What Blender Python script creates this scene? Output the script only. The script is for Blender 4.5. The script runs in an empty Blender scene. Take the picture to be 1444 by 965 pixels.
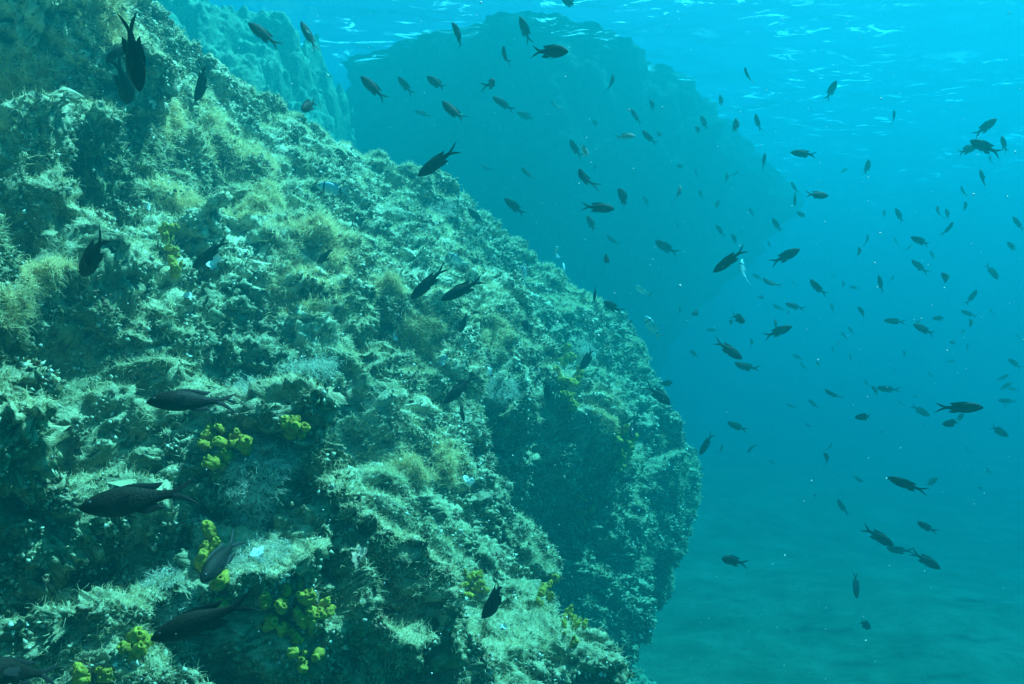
import bpy, math, random
import numpy as np
from mathutils import Vector, Matrix, Quaternion

random.seed(11)
rng = np.random.default_rng(11)
S = bpy.context.scene
COL = S.collection
R = math.radians

# ------------------------------------------------------------------ camera
FPX = 1250.0                                   # focal length in pixels of the 1444 px wide photograph
cam_d = bpy.data.cameras.new('camera')
cam_d.sensor_width = 36.0
cam_d.lens = 36.0 * FPX / 1444.0
cam_d.clip_start = 0.02
cam_d.clip_end = 500
cam = bpy.data.objects.new('camera', cam_d)
cam.location = (0, 0, 0)
cam.rotation_euler = (R(90), 0, 0)
COL.objects.link(cam)
S.camera = cam

# ------------------------------------------------------------------ light
SUN_EL, SUN_AZ = 62.0, 66.0                    # azimuth clockwise from +Y (ahead of the camera)
W = bpy.data.worlds.new('World'); S.world = W
W.use_nodes = True
wn = W.node_tree.nodes; wl = W.node_tree.links
sky = wn.new('ShaderNodeTexSky'); sky.sky_type = 'NISHITA'; sky.sun_disc = False
sky.sun_elevation = R(SUN_EL); sky.sun_rotation = R(SUN_AZ)
bg = wn.get('Background') or wn.new('ShaderNodeBackground')
bg.inputs['Strength'].default_value = 0.05
wl.new(sky.outputs[0], bg.inputs['Color'])
sd = bpy.data.lights.new('sun', 'SUN'); sd.energy = 5.0; sd.angle = R(0.6); sd.color = (1.0, 0.96, 0.9)
so = bpy.data.objects.new('sun', sd); COL.objects.link(so)
sv = Vector((math.sin(R(SUN_AZ)) * math.cos(R(SUN_EL)), math.cos(R(SUN_AZ)) * math.cos(R(SUN_EL)), math.sin(R(SUN_EL))))
so.rotation_euler = (-sv).to_track_quat('-Z', 'Y').to_euler()
so.location = sv * 20

vs = S.view_settings
vs.view_transform = 'Standard'; vs.look = 'None'; vs.gamma = 1.0; vs.use_curve_mapping = False
vs.exposure = 2.42
cy = S.cycles
cy.use_denoising = True
cy.max_bounces = 8; cy.diffuse_bounces = 2; cy.glossy_bounces = 2; cy.volume_bounces = 4
cy.transparent_max_bounces = 12
cy.sample_clamp_indirect = 6.0
cy.caustics_reflective = False; cy.caustics_refractive = False

# ------------------------------------------------------------------ helpers
def perm_table(seed):
    p = np.random.default_rng(seed).permutation(256).astype(np.int32)
    return np.concatenate([p, p, p])
_G = np.array([[1,1,0],[-1,1,0],[1,-1,0],[-1,-1,0],[1,0,1],[-1,0,1],[1,0,-1],[-1,0,-1],
               [0,1,1],[0,-1,1],[0,1,-1],[0,-1,-1],[1,1,0],[-1,1,0],[0,-1,1],[0,-1,-1]], np.float32)
def perlin(P, freq, seed=0):
    """gradient noise of an (n,3) array, about -0.8..0.8"""
    pt = perm_table(seed)
    Q = (P * freq + (seed * 17.31 % 97.0)).astype(np.float32)
    I = np.floor(Q).astype(np.int32); F = Q - I; I &= 255
    U = F * F * F * (F * (F * 6 - 15) + 10)
    out = 0
    for dx in (0, 1):
        for dy in (0, 1):
            for dz in (0, 1):
                h = pt[pt[pt[(I[:, 0] + dx)] + I[:, 1] + dy] + I[:, 2] + dz] & 15
                g = _G[h]
                d = g[:, 0] * (F[:, 0] - dx) + g[:, 1] * (F[:, 1] - dy) + g[:, 2] * (F[:, 2] - dz)
                w = (U[:, 0] if dx else 1 - U[:, 0]) * (U[:, 1] if dy else 1 - U[:, 1]) * (U[:, 2] if dz else 1 - U[:, 2])
                out = out + w * d
    return out
def sstep(a, b, x):
    t = np.clip((x - a) / (b - a), 0, 1)
    return t * t * (3 - 2 * t)

def mesh_np(name, V, F, mat=None, smooth=True, link=True, uv=None):
    """V (n,3), F (m,k) of one k -> mesh object"""
    V = np.ascontiguousarray(V, np.float32); F = np.ascontiguousarray(F, np.int32)
    me = bpy.data.meshes.new(name)
    n, (m, k) = len(V), F.shape
    me.vertices.add(n); me.vertices.foreach_set('co', V.ravel())
    me.loops.add(m * k); me.loops.foreach_set('vertex_index', F.ravel())
    me.polygons.add(m)
    me.polygons.foreach_set('loop_start', np.arange(0, m * k, k, dtype=np.int32))
    if smooth: me.polygons.foreach_set('use_smooth', np.ones(m, bool))
    me.update(calc_edges=True); me.validate()
    o = bpy.data.objects.new(name, me)
    if mat: me.materials.append(mat)
    if link: COL.objects.link(o)
    return o
def grid_faces(nr, nc, wrap=False):
    i = np.arange(nr - 1)[:, None]; j = np.arange(nc if wrap else nc - 1)[None, :]
    j2 = (j + 1) % nc
    a = i * nc + j; b = i * nc + j2; c = (i + 1) * nc + j2; d = (i + 1) * nc + j
    return np.stack([a, b, c, d], -1).reshape(-1, 4)
def grid_normals(G):
    du = np.gradient(G, axis=0); dv = np.gradient(G, axis=1)
    N = np.cross(du, dv); N /= np.linalg.norm(N, axis=-1, keepdims=True) + 1e-12
    return N
def tag(o, label=None, cat=None, group=None, kind=None):
    if label: o['label'] = label
    if cat: o['category'] = cat
    if group: o['group'] = group
    if kind: o['kind'] = kind
    return o
def pix(p):                                     # world point -> pixel of the photograph
    return 722 + FPX * p[0] / p[1], 482.5 - FPX * p[2] / p[1]
def ray(px, py):                                # pixel -> direction with y = 1
    return np.array([(px - 722) / FPX, 1.0, (482.5 - py) / FPX])

class NT:
    def __init__(s, name):
        s.m = bpy.data.materials.new(name); s.m.use_nodes = True
        s.t = s.m.node_tree; s.n = s.t.nodes; s.l = s.t.links
        s.n.clear(); s.out = s.n.new('ShaderNodeOutputMaterial')
    def add(s, typ, **kw):
        x = s.n.new(typ)
        for k, v in kw.items():
            if k.startswith('i_'):
                x.inputs[k[2:].replace('_', ' ')].default_value = v
            else: setattr(x, k, v)
        return x
    def link(s, a, b): s.l.new(a, b)
    def noise(s, vec, scale, detail=4, rough=0.6, dist=0.0):
        x = s.add('ShaderNodeTexNoise'); x.inputs['Scale'].default_value = scale
        x.inputs['Detail'].default_value = detail; x.inputs['Roughness'].default_value = rough
        x.inputs['Distortion'].default_value = dist
        if vec is not None: s.link(vec, x.inputs['Vector'])
        return x.outputs['Fac']
    def ramp(s, fac, stops, interp='LINEAR'):
        x = s.add('ShaderNodeValToRGB'); cr = x.color_ramp; cr.interpolation = interp
        while len(cr.elements) < len(stops): cr.elements.new(0.5)
        for e, (p, c) in zip(cr.elements, stops):
            e.position = p; e.color = (c, c, c, 1) if isinstance(c, (int, float)) else (*c, 1)
        s.link(fac, x.inputs[0]); return x.outputs[0]
    def mix(s, fac, a, b, mode='MIX'):
        x = s.add('ShaderNodeMix', data_type='RGBA', blend_type=mode)
        for sock, v in ((x.inputs[0], fac), (x.inputs[6], a), (x.inputs[7], b)):
            if hasattr(v, 'default_value'): s.link(v, sock)
            elif isinstance(v, (int, float)): sock.default_value = v
            else: sock.default_value = (*v, 1)
        return x.outputs[2]
    def math(s, op, a, b=None):
        x = s.add('ShaderNodeMath', operation=op)
        for sock, v in ((x.inputs[0], a), (x.inputs[1], b)):
            if v is None: continue
            if hasattr(v, 'default_value'): s.link(v, sock)
            else: sock.default_value = v
        return x.outputs[0]
    def bump(s, h, strength, dist):
        x = s.add('ShaderNodeBump'); x.inputs['Strength'].default_value = strength; x.inputs['Distance'].default_value = dist
        s.link(h, x.inputs['Height']); return x.outputs[0]
    def bsdf(s, col, rough=0.8, normal=None, spec=0.2, **kw):
        b = s.add('ShaderNodeBsdfPrincipled')
        if hasattr(col, 'default_value'): s.link(col, b.inputs['Base Color'])
        else: b.inputs['Base Color'].default_value = (*col, 1)
        b.inputs['Roughness'].default_value = rough; b.inputs['Specular IOR Level'].default_value = spec
        if normal is not None: s.link(normal, b.inputs['Normal'])
        for k, v in kw.items(): b.inputs[k].default_value = v
        s.link(b.outputs[0], s.out.inputs['Surface']); return b
    def pos(s): return s.add('ShaderNodeNewGeometry').outputs['Position']
    def objco(s): return s.add('ShaderNodeTexCoord').outputs['Object']

# ------------------------------------------------------------------ materials
def mat_reef():
    t = NT('reef_rock'); p = t.pos(); g = t.add('ShaderNodeNewGeometry')
    n1 = t.noise(p, 2.2, 3, 0.55); n2 = t.noise(p, 11, 5, 0.65, 0.4); n3 = t.noise(p, 45, 5, 0.7, 0.6); n4 = t.noise(p, 150, 4, 0.7)
    base = t.ramp(n2, [(0.36, (0.02, 0.02, 0.010)), (0.48, (0.09, 0.085, 0.04)), (0.58, (0.30, 0.28, 0.13)), (0.70, (0.58, 0.54, 0.30))])
    fine = t.ramp(n3, [(0.36, (0.015, 0.016, 0.010)), (0.49, (0.12, 0.115, 0.05)), (0.58, (0.42, 0.40, 0.22)), (0.70, (0.76, 0.74, 0.52))])
    c = t.mix(0.55, base, fine)
    warm = t.ramp(n1, [(0.42, 0.0), (0.62, 1.0)])
    c = t.mix(t.math('MULTIPLY', warm, 0.35), c, (0.36, 0.24, 0.09))
    red = t.ramp(t.noise(p, 7.3, 4, 0.6), [(0.60, 0.0), (0.68, 1.0)])
    c = t.mix(t.math('MULTIPLY', red, 0.5), c, (0.16, 0.05, 0.035))
    grn = t.ramp(t.noise(p, 5.1, 4, 0.6), [(0.58, 0.0), (0.68, 1.0)])
    c = t.mix(t.math('MULTIPLY', grn, 0.45), c, (0.09, 0.15, 0.02))
    spk = t.ramp(n4, [(0.62, 0.0), (0.70, 1.0)])
    c = t.mix(t.math('MULTIPLY', spk, 0.7), c, (0.75, 0.75, 0.66))
    sep = t.add('ShaderNodeSeparateXYZ'); t.link(g.outputs['Normal'], sep.inputs[0])
    up = t.ramp(sep.outputs['Z'], [(0.15, 0.0), (0.75, 1.0)])
    c = t.mix(t.math('MULTIPLY', up, 0.42), c, (0.66, 0.57, 0.34))     # sediment lying on ledges
    at = t.add('ShaderNodeAttribute', attribute_name='sediment_and_sun')
    sed_sun_fac = t.math('MULTIPLY', at.outputs['Fac'], t.ramp(n3, [(0.36, 0.25), (0.50, 0.95)]))
    c = t.mix(t.math('MULTIPLY', sed_sun_fac, 0.8), c, (0.80, 0.70, 0.45))       # silt and pale turf, with the slope's sunlight painted in
    h = t.math('ADD', t.math('MULTIPLY', n3, 0.7), t.math('MULTIPLY', n4, 0.35))
    t.bsdf(c, 0.9, t.bump(h, 1.0, 0.012), 0.1)
    return t.m
def mat_turf():
    t = NT('turf_algae'); p = t.pos()
    c = t.ramp(t.noise(p, 70, 3, 0.7), [(0.30, (0.09, 0.09, 0.035)), (0.45, (0.26, 0.25, 0.11)), (0.56, (0.46, 0.43, 0.23)), (0.70, (0.68, 0.65, 0.45))])
    c = t.mix(t.ramp(t.noise(p, 4.0, 3), [(0.45, 0.0), (0.65, 0.5)]), c, (0.34, 0.25, 0.10))
    b = t.bsdf(c, 0.85, None, 0.1)
    tr = t.add('ShaderNodeBsdfTranslucent'); t.link(c, tr.inputs['Color'])
    mx = t.add('ShaderNodeMixShader'); mx.inputs[0].default_value = 0.3
    t.link(b.outputs[0], mx.inputs[1]); t.link(tr.outputs[0], mx.inputs[2]); t.link(mx.outputs[0], t.out.inputs['Surface'])
    return t.m
def mat_strand(name, a, b_, transl=0.35):
    t = NT(name); p = t.pos()
    c = t.mix(t.ramp(t.noise(p, 60, 2), [(0.35, 0.0), (0.65, 1.0)]), a, b_)
    b = t.bsdf(c, 0.8, None, 0.1)
    tr = t.add('ShaderNodeBsdfTranslucent'); t.link(c, tr.inputs['Color'])
    mx = t.add('ShaderNodeMixShader'); mx.inputs[0].default_value = transl
    t.link(b.outputs[0], mx.inputs[1]); t.link(tr.outputs[0], mx.inputs[2]); t.link(mx.outputs[0], t.out.inputs['Surface'])
    return t.m
def mat_sponge(name, lo, hi):
    t = NT(name); p = t.pos()
    c = t.mix(t.ramp(t.noise(p, 55, 4), [(0.35, 0.0), (0.62, 1.0)]), lo, hi)
    t.bsdf(c, 0.75, t.bump(t.noise(p, 260, 3), 0.6, 0.003), 0.2)
    return t.m
def mat_fish(name, back, side, belly):
    t = NT(name); o = t.objco()
    sep = t.add('ShaderNodeSeparateXYZ'); t.link(o, sep.inputs[0])
    z = t.math('ADD', t.math('MULTIPLY', sep.outputs['Z'], 3.0), 0.5)
    c = t.ramp(z, [(0.12, belly), (0.40, side), (0.85, back)])
    v = t.add('ShaderNodeTexVoronoi'); v.inputs['Scale'].default_value = 34
    mp = t.add('ShaderNodeMapping'); mp.inputs['Scale'].default_value = (1.0, 0.5, 1.35)
    t.link(o, mp.inputs['Vector']); t.link(mp.outputs[0], v.inputs['Vector'])
    sc = t.ramp(v.outputs['Distance'], [(0.15, 1.0), (0.6, 0.6)])
    c = t.mix(1.0, c, sc, 'MULTIPLY')
    t.bsdf(c, 0.6, t.bump(v.outputs['Distance'], 0.14, 0.01), 0.10)
    return t.m
def mat_bream():
    t = NT('bream_skin'); o = t.objco()
    sep = t.add('ShaderNodeSeparateXYZ'); t.link(o, sep.inputs[0])
    x = t.math('ADD', sep.outputs['X'], 0.5)
    k = (0.03, 0.04, 0.05); s_ = (0.42, 0.58, 0.58)
    c = t.ramp(x, [(0.0, s_), (0.245, s_), (0.265, k), (0.31, k), (0.335, s_), (0.735, s_), (0.755, k), (0.785, k), (0.81, s_)])
    z = t.ramp(t.math('ADD', t.math('MULTIPLY', sep.outputs['Z'], 3.0), 0.5), [(0.3, (1, 1, 1)), (0.9, (0.75, 0.8, 0.8))])
    c = t.mix(1.0, c, z, 'MULTIPLY')
    t.bsdf(c, 0.35, None, 0.5)
    return t.m
def mat_plain(name, c, rough=0.7, spec=0.2):
    t = NT(name); p = t.objco()
    cc = t.mix(t.ramp(t.noise(p, 9, 3), [(0.3, 0.0), (0.7, 1.0)]), tuple(x * 0.75 for x in c), c)
    t.bsdf(cc, rough, None, spec); return t.m
def mat_cliff():
    t = NT('shaded_cliff_rock'); p = t.pos()
    c = t.ramp(t.noise(p, 3.0, 6, 0.65, 0.4), [(0.35, (0.015, 0.017, 0.011)), (0.5, (0.045, 0.045, 0.028)), (0.68, (0.12, 0.11, 0.07))])  # rock coloured very dark to carry the shade of the cliff
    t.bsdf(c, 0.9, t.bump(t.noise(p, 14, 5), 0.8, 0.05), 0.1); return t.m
def mat_bed():
    t = NT('seabed_sand'); p = t.pos()
    c = t.ramp(t.noise(p, 1.9, 8, 0.72, 0.3), [(0.36, (0.08, 0.10, 0.045)), (0.5, (0.13, 0.135, 0.07)), (0.64, (0.20, 0.19, 0.11))])
    t.bsdf(c, 0.95, t.bump(t.noise(p, 5, 4), 0.5, 0.08), 0.1); return t.m
def mat_surface():
    t = NT('water_surface'); p = t.pos()
    fr = t.add('ShaderNodeFresnel'); fr.inputs['IOR'].default_value = 1.33
    tp = t.add('ShaderNodeBsdfTransparent'); tp.inputs['Color'].default_value = (0.97, 0.99, 1.0, 1)
    gl = t.add('ShaderNodeBsdfGlossy'); gl.inputs['Roughness'].default_value = 0.14; gl.inputs['Color'].default_value = (0.95, 0.97, 0.98, 1)
    nb = t.bump(t.noise(p, 7, 3, 0.55), 0.28, 0.06)
    t.link(nb, fr.inputs['Normal']); t.link(nb, gl.inputs['Normal'])
    m1 = t.add('ShaderNodeMixShader'); t.link(fr.outputs[0], m1.inputs[0]); t.link(tp.outputs[0], m1.inputs[1]); t.link(gl.outputs[0], m1.inputs[2])
    mp = t.add('ShaderNodeMapping'); mp.inputs['Scale'].default_value = (0.55, 1.4, 1); mp.inputs['Rotation'].default_value = (0, 0, R(-25))
    t.link(p, mp.inputs['Vector'])
    f = t.noise(mp.outputs[0], 3.2, 6, 0.68, 1.2)
    patch = t.noise(p, 0.5, 2, 0.5)
    foam = t.math('MULTIPLY', t.ramp(f, [(0.57, 0.0), (0.65, 0.8)]), t.ramp(patch, [(0.40, 0.0), (0.55, 1.0)]))
    tl = t.add('ShaderNodeBsdfTranslucent'); tl.inputs['Color'].default_value = (0.9, 0.92, 0.92, 1)
    m2 = t.add('ShaderNodeMixShader'); t.link(foam, m2.inputs[0]); t.link(m1.outputs[0], m2.inputs[1]); t.link(tl.outputs[0], m2.inputs[2])
    t.link(m2.outputs[0], t.out.inputs['Surface']); return t.m

# ------------------------------------------------------------------ sea: seabed, surface, water body
Z_SURF, Z_BED, EXT = 3.5, -2.3, 45.0
def build_sheet(name, zc, mat, amp_fn, dens=420, yc=6.0, xc=1.0):
    k = np.linspace(-1, 1, dens)
    f = np.sign(k) * (np.abs(k) ** 2.6 * (EXT - 10) + np.abs(k) * 9.0)
    X, Y = np.meshgrid(np.clip(f + xc, -EXT + .5, EXT - .5), np.clip(f + yc, -EXT + .5, EXT - .5), indexing='ij')
    P = np.stack([X, Y, np.zeros_like(X)], -1).reshape(-1, 3)
    P[:, 2] = zc + amp_fn(P)
    F = grid_faces(dens, dens)[:, ::-1]
    F = F[:, ::-1]
    return mesh_np(name, P, F, mat)
def bed_h(P):
    h = 0.30 * perlin(P, 0.25, 3) + 0.06 * perlin(P, 0.7, 4) + 0.03 * perlin(P, 1.8, 5)
    bl = np.maximum(0, perlin(P, 1.7, 6) - 0.10) * 0.10
    return h + bl + 0.025 * perlin(P, 4, 7)
tag(build_sheet('seabed', Z_BED, mat_bed(), bed_h), kind='structure')
def wave_h(P):
    Q = P.copy(); Q[:, 0] = P[:, 0] * 0.8 + P[:, 1] * 0.35; Q[:, 1] = P[:, 1] * 1.2 - P[:, 0] * 0.3
    return 0.11 * perlin(Q, 0.45, 21) + 0.075 * perlin(Q, 1.1, 22) + 0.036 * perlin(Q, 2.6, 23) + 0.014 * perlin(Q, 6.0, 24)
tag(build_sheet('water_surface', Z_SURF, mat_surface(), wave_h, 620), kind='structure')

def build_haze():
    t = NT('sea_water')
    v = t.add('ShaderNodeVolumePrincipled')
    v.inputs['Density Attribute'].default_value = ''
    v.inputs['Temperature Attribute'].default_value = ''
    v.inputs['Color'].default_value = (0.001, 0.0525, 0.0570, 1)
    v.inputs['Density'].default_value = 0.71
    v.inputs['Anisotropy'].default_value = 0.40
    v.inputs['Absorption Color'].default_value = (0.13, 0.66, 0.74, 1)
    t.link(v.outputs[0], t.out.inputs['Volume'])
    e, z0, z1 = EXT, Z_BED - 1.6, Z_SURF + 0.5
    V = [(x, y, z) for z in (z0, z1) for x, y in ((-e, -e), (e, -e), (e, e), (-e, e))]
    F = [(3, 2, 1, 0), (4, 5, 6, 7), (0, 1, 5, 4), (1, 2, 6, 5), (2, 3, 7, 6), (3, 0, 4, 7)]
    tag(mesh_np('haze', np.array(V), np.array(F), t.m, smooth=False), kind='stuff')
build_haze()

# ------------------------------------------------------------------ the near reef
D2 = np.array([0.358, 0.934]); N2 = np.array([0.934, -0.358]); O2 = np.array([-0.55, 1.1])
def crest_z(s):
    return np.interp(s, [-2, 0.0, 0.8, 1.2, 2.3, 3.3, 3.85, 4.3, 6], [1.9, 1.7, 1.25, 1.0, 0.83, 0.56, 0.36, 0.20, 0.1])
def end_s(z):
    return np.interp(z, [-2.5, -1.9, -1.55, -1.25, -0.8, -0.4, 0.1, 0.5, 1.0], [4.9, 4.3, 4.15, 4.5, 4.85, 4.8, 4.65, 4.4, 4.2])
def catmull(T, PTS):
    """PTS (k, ..., 2), T in [0, k-1]"""
    k = PTS.shape[0]; i = np.clip(T.astype(int), 0, k - 2); f = (T - i)[:, None, None]
    g = lambda j: PTS[np.clip(j, 0, k - 1)]
    p0, p1, p2, p3 = g(i - 1), g(i), g(i + 1), g(i + 2)
    return 0.5 * ((2 * p1) + (-p0 + p2) * f + (2 * p0 - 5 * p1 + 4 * p2 - p3) * f * f + (-p0 + 3 * p1 - 3 * p2 + p3) * f ** 3)

def build_reef():
    # rows: along the wall, spacing grows with distance; columns: foot -> wall -> slope -> crest -> plateau
    q = [-1.3]
    while q[-1] < 7.6:
        d = math.hypot(q[-1] + 0.825, 0.85)
        q.append(q[-1] + 0.0017 * d * (1.0 if q[-1] < 5.2 else 6.0))
    q = np.array(q); nq = len(q)
    zc = crest_z(q)
    one = np.ones(nq)
    pts = np.stack([
        np.stack([0.45 * one, -2.75 * one], -1), np.stack([0.12 * one, -2.1 * one], -1),
        np.stack([-0.12 * one, -1.6 * one], -1), np.stack([0.07 * one, -1.1 * one], -1),
        np.stack([0.03 * one, -0.6 * one], -1), np.stack([-0.20 * one, -0.1 * one], -1),
        np.stack([-0.22 - 0.42 * (zc + .1), -0.1 + (zc + .1) * 0.5], -1), np.stack([-0.22 - 0.86 * (zc + .1), zc], -1),
        np.stack([-0.65 - 0.86 * (zc + .1), zc + 0.12], -1), np.stack([-2.6 - 0.86 * (zc + .1), zc + 0.25], -1),
        np.stack([-4.5 - 0.86 * (zc + .1), zc + 0.2], -1)])
    T = np.concatenate([np.linspace(0, 1.5, 60, endpoint=False), np.linspace(1.5, 7.4, 1050, endpoint=False),
                        np.linspace(7.4, 8.2, 80, endpoint=False), np.linspace(8.2, 10, 50)])
    prof = catmull(T, pts)                     # (nt, nq, 2)
    u = prof[..., 0].T.copy(); z = prof[..., 1].T.copy()       # (nq, nt)
    se = end_s(z); r = 0.75
    qq = np.broadcast_to(q[:, None], u.shape)
    th = np.clip((qq - (se - r)) / r, 0, math.pi / 2)
    s = np.where(qq < se - r, qq, se - r + r * np.sin(th))
    du = np.where(qq < se - r, 0, -r * (1 - np.cos(th)) - np.maximum(0, qq - (se - r) - r * math.pi / 2))
    u = u + du
    X = O2[0] + s * D2[0] + u * N2[0]; Y = O2[1] + s * D2[1] + u * N2[1]
    G = np.stack([X, Y, z], -1)
    N = grid_normals(G)
    if N[nq // 3, 400] @ np.array([N2[0], N2[1], 0.2]) < 0: N = -N
    P = G.reshape(-1, 3); Nf = N.reshape(-1, 3)
    # ---- large shaped masses (centre, radius, height)
    disp = np.zeros(len(P))
    bx = 722 + FPX * P[:, 0] / np.maximum(P[:, 1], .05); by = 482.5 - FPX * P[:, 2] / np.maximum(P[:, 1], .05)
    for (px, py, y, rad, amp) in FEATURES:
        near = np.where((np.hypot(bx - px, by - py) < 14) & (P[:, 1] > 0.3))[0]
        c = P[near[np.argmin(P[near, 1])]] if len(near) else ray(px, py) * y
        d2 = ((P - c) ** 2).sum(1) / rad ** 2
        disp += amp * (1.6 if amp < 0 else 1.15) * np.exp(-d2 * 1.4)
    w = np.stack([perlin(P, 1.3, 31), perlin(P, 1.3, 32), perlin(P, 1.3, 33)], -1) * 0.16
    Q = P + w
    n1 = perlin(Q, 1.5, 41); n2 = perlin(Q, 3.4, 42); n3 = perlin(Q, 7.5, 43); n4 = perlin(Q, 16, 44)
    disp += 0.13 * n1 + 0.075 * n2 + 0.036 * (np.abs(n3) * 2 - 0.5) + 0.026 * n4
    flat = 1 - 0.75 * sstep(0.35, 0.65, Nf[:, 2] * np.sign((Nf[:, 2]).mean()))
    disp -= flat * 0.14 * sstep(0.20, 0.44, perlin(Q, 4.6, 45)) + (0.35 + 0.65 * flat) * 0.085 * sstep(0.16, 0.38, perlin(Q, 10.5, 46))
    P1 = P + Nf * disp[:, None]
    N1 = grid_normals(P1.reshape(G.shape)).reshape(-1, 3)
    if (N1 * Nf).sum() < 0: N1 = -N1
    # ---- crust: folded small growth
    w = np.stack([perlin(P1, 14, 51), perlin(P1, 14, 52), perlin(P1, 14, 53)], -1) * 0.030
    Q = P1 + w
    m1 = perlin(Q, 38, 54); m2 = perlin(Q, 80, 55); m3 = perlin(Q, 160, 56)
    rough = (0.55 + 0.75 * sstep(-0.2, 0.35, perlin(P1, 2.3, 57))) * (1.1 - 0.55 * sstep(0.25, 0.75, N1[:, 2]))
    fd = rough * (0.026 * m1 + 0.020 * (0.45 - np.abs(m2) * 1.6) + 0.011 * m3)
    fd -= 0.045 * rough * sstep(0.12, 0.36, perlin(Q, 22, 58))
    Nmix = N1 + 0.5 * w / 0.03
    Nmix /= np.linalg.norm(Nmix, axis=1, keepdims=True)
    P2 = P1 + Nmix * fd[:, None] + w * 0.6
    N2_ = grid_normals(P2.reshape(G.shape)).reshape(-1, 3)
    flip = (N2_ * Nf).sum() < 0
    if flip: N2_ = -N2_
    F = grid_faces(nq, len(T))
    a = P2[F[:, 0]]; nrm = np.cross(P2[F[:, 1]] - a, P2[F[:, 2]] - a)
    if (nrm * N2_[F[:, 0]]).sum() < 0: F = F[:, ::-1]
    o = mesh_np('rock_reef', P2, F, mat_reef())
    sm = Nf if Nf[:, 2].mean() > 0 else -Nf
    sed = sstep(0.30, 0.55, sm[:, 2]) * sstep(0.0, 0.5, 0.25 + 0.9 * perlin(P1, 3.5, 151) + 0.5 * perlin(P1, 11, 152)) * sstep(1.3, 2.2, P1[:, 1])  # slope mask: silt plus painted sun brightness, fading out close to the camera
    at = o.data.attributes.new('sediment_and_sun', 'FLOAT', 'POINT'); at.data.foreach_set('value', np.ascontiguousarray(sed, np.float32))
    tag(o, 'big rocky reef wall overgrown with pale algae, its slope falling into the blue', 'reef')
    print('reef', nq, len(T), len(P2))
    return P2.astype(np.float64), N2_.astype(np.float64), N1, G.shape

# px, py, distance along y, radius, height : buttresses (+) and hollows (-) of the wall
FEATURES = [
    (110, 60, 1.35, 0.22, 0.20), (45, 70, 1.25, 0.13, -0.22), (180, 220, 1.5, 0.11, -0.26), (50, 250, 1.2, 0.11, -0.20),
    (120, 150, 1.25, 0.14, 0.12), (170, 430, 1.35, 0.12, -0.20), (180, 545, 1.2, 0.11, -0.20), (45, 740, 1.1, 0.12, -0.22), (110, 590, 1.2, 0.07, -0.13), (300, 330, 1.55, 0.06, -0.10), (230, 770, 1.4, 0.07, -0.12),
    (50, 905, 1.05, 0.13, -0.20), (250, 480, 1.5, 0.10, 0.03), (370, 480, 2.0, 0.10, -0.15), (430, 700, 1.9, 0.12, -0.10),
    (545, 815, 2.3, 0.13, -0.14), (650, 965, 2.7, 0.30, 0.30), (540, 965, 2.7, 0.26, 0.22), (420, 875, 2.0, 0.15, 0.20), (302, 800, 1.5, 0.08, 0.08), (320, 640, 1.6, 0.10, 0.09), (760, 680, 3.3, 0.28, -0.34),
    (740, 600, 3.2, 0.15, -0.16), (500, 580, 2.4, 0.12, -0.15), (860, 850, 4.2, 0.40, -0.45), (830, 590, 4.0, 0.28, 0.14),
    (690, 430, 3.2, 0.30, 0.12), (340, 640, 1.6, 0.15, 0.09), (360, 770, 1.6, 0.16, 0.09), (760, 820, 3.3, 0.25, 0.18),
    (600, 480, 2.6, 0.20, 0.08), (880, 700, 4.6, 0.2, -0.18), (930, 620, 5.0, 0.3, 0.12), (790, 470, 4.0, 0.12, -0.14),
]
FEATURES += [(f[0] + 12, f[1] - 0.85 * f[3] * FPX / f[2], f[2], f[3] * 0.75, 0.11) for f in FEATURES if f[4] < 0 and f[2] < 1.6]  # ledges added above the near hollows to shade them
RP, RN, RNS, RSHAPE = build_reef()
RPX = 722 + FPX * RP[:, 0] / np.maximum(RP[:, 1], 1e-3); RPY = 482.5 - FPX * RP[:, 2] / np.maximum(RP[:, 1], 1e-3)
_front = (RP[:, 1] > 0.3) & (RPX > -60) & (RPX < 1500) & (RPY > -60) & (RPY < 1030)
CELL = 5
ZB = np.full((1100 // CELL + 4, 1600 // CELL + 4), np.inf); ZI = np.full(ZB.shape, -1, int)
_i = np.where(_front)[0]; _i = _i[np.argsort(-RP[_i, 1])]
ZB[((RPY[_i] + 60) // CELL).astype(int), ((RPX[_i] + 60) // CELL).astype(int)] = RP[_i, 1]
ZI[((RPY[_i] + 60) // CELL).astype(int), ((RPX[_i] + 60) // CELL).astype(int)] = _i
def reef_at(px, py):
    """nearest reef point seen along that line of sight: position, smooth normal (or None)"""
    i, j = int((py + 60) // CELL), int((px + 60) // CELL)
    i0, j0 = max(0, i - 1), max(0, j - 1)
    z = ZB[i0:i + 2, j0:j + 2]
    if not np.isfinite(z).any(): return None
    a, b = np.unravel_index(np.argmin(z), z.shape); k = ZI[i0 + a, j0 + b]
    return Vector(RP[k]), Vector(RNS[k]).normalized()
def reef_depth(px, py, rad=10):
    k = int(rad // CELL) + 1; i, j = int((py + 60) // CELL), int((px + 60) // CELL)
    return ZB[max(0, i - k):i + k + 1, max(0, j - k):j + k + 1].min()

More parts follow.
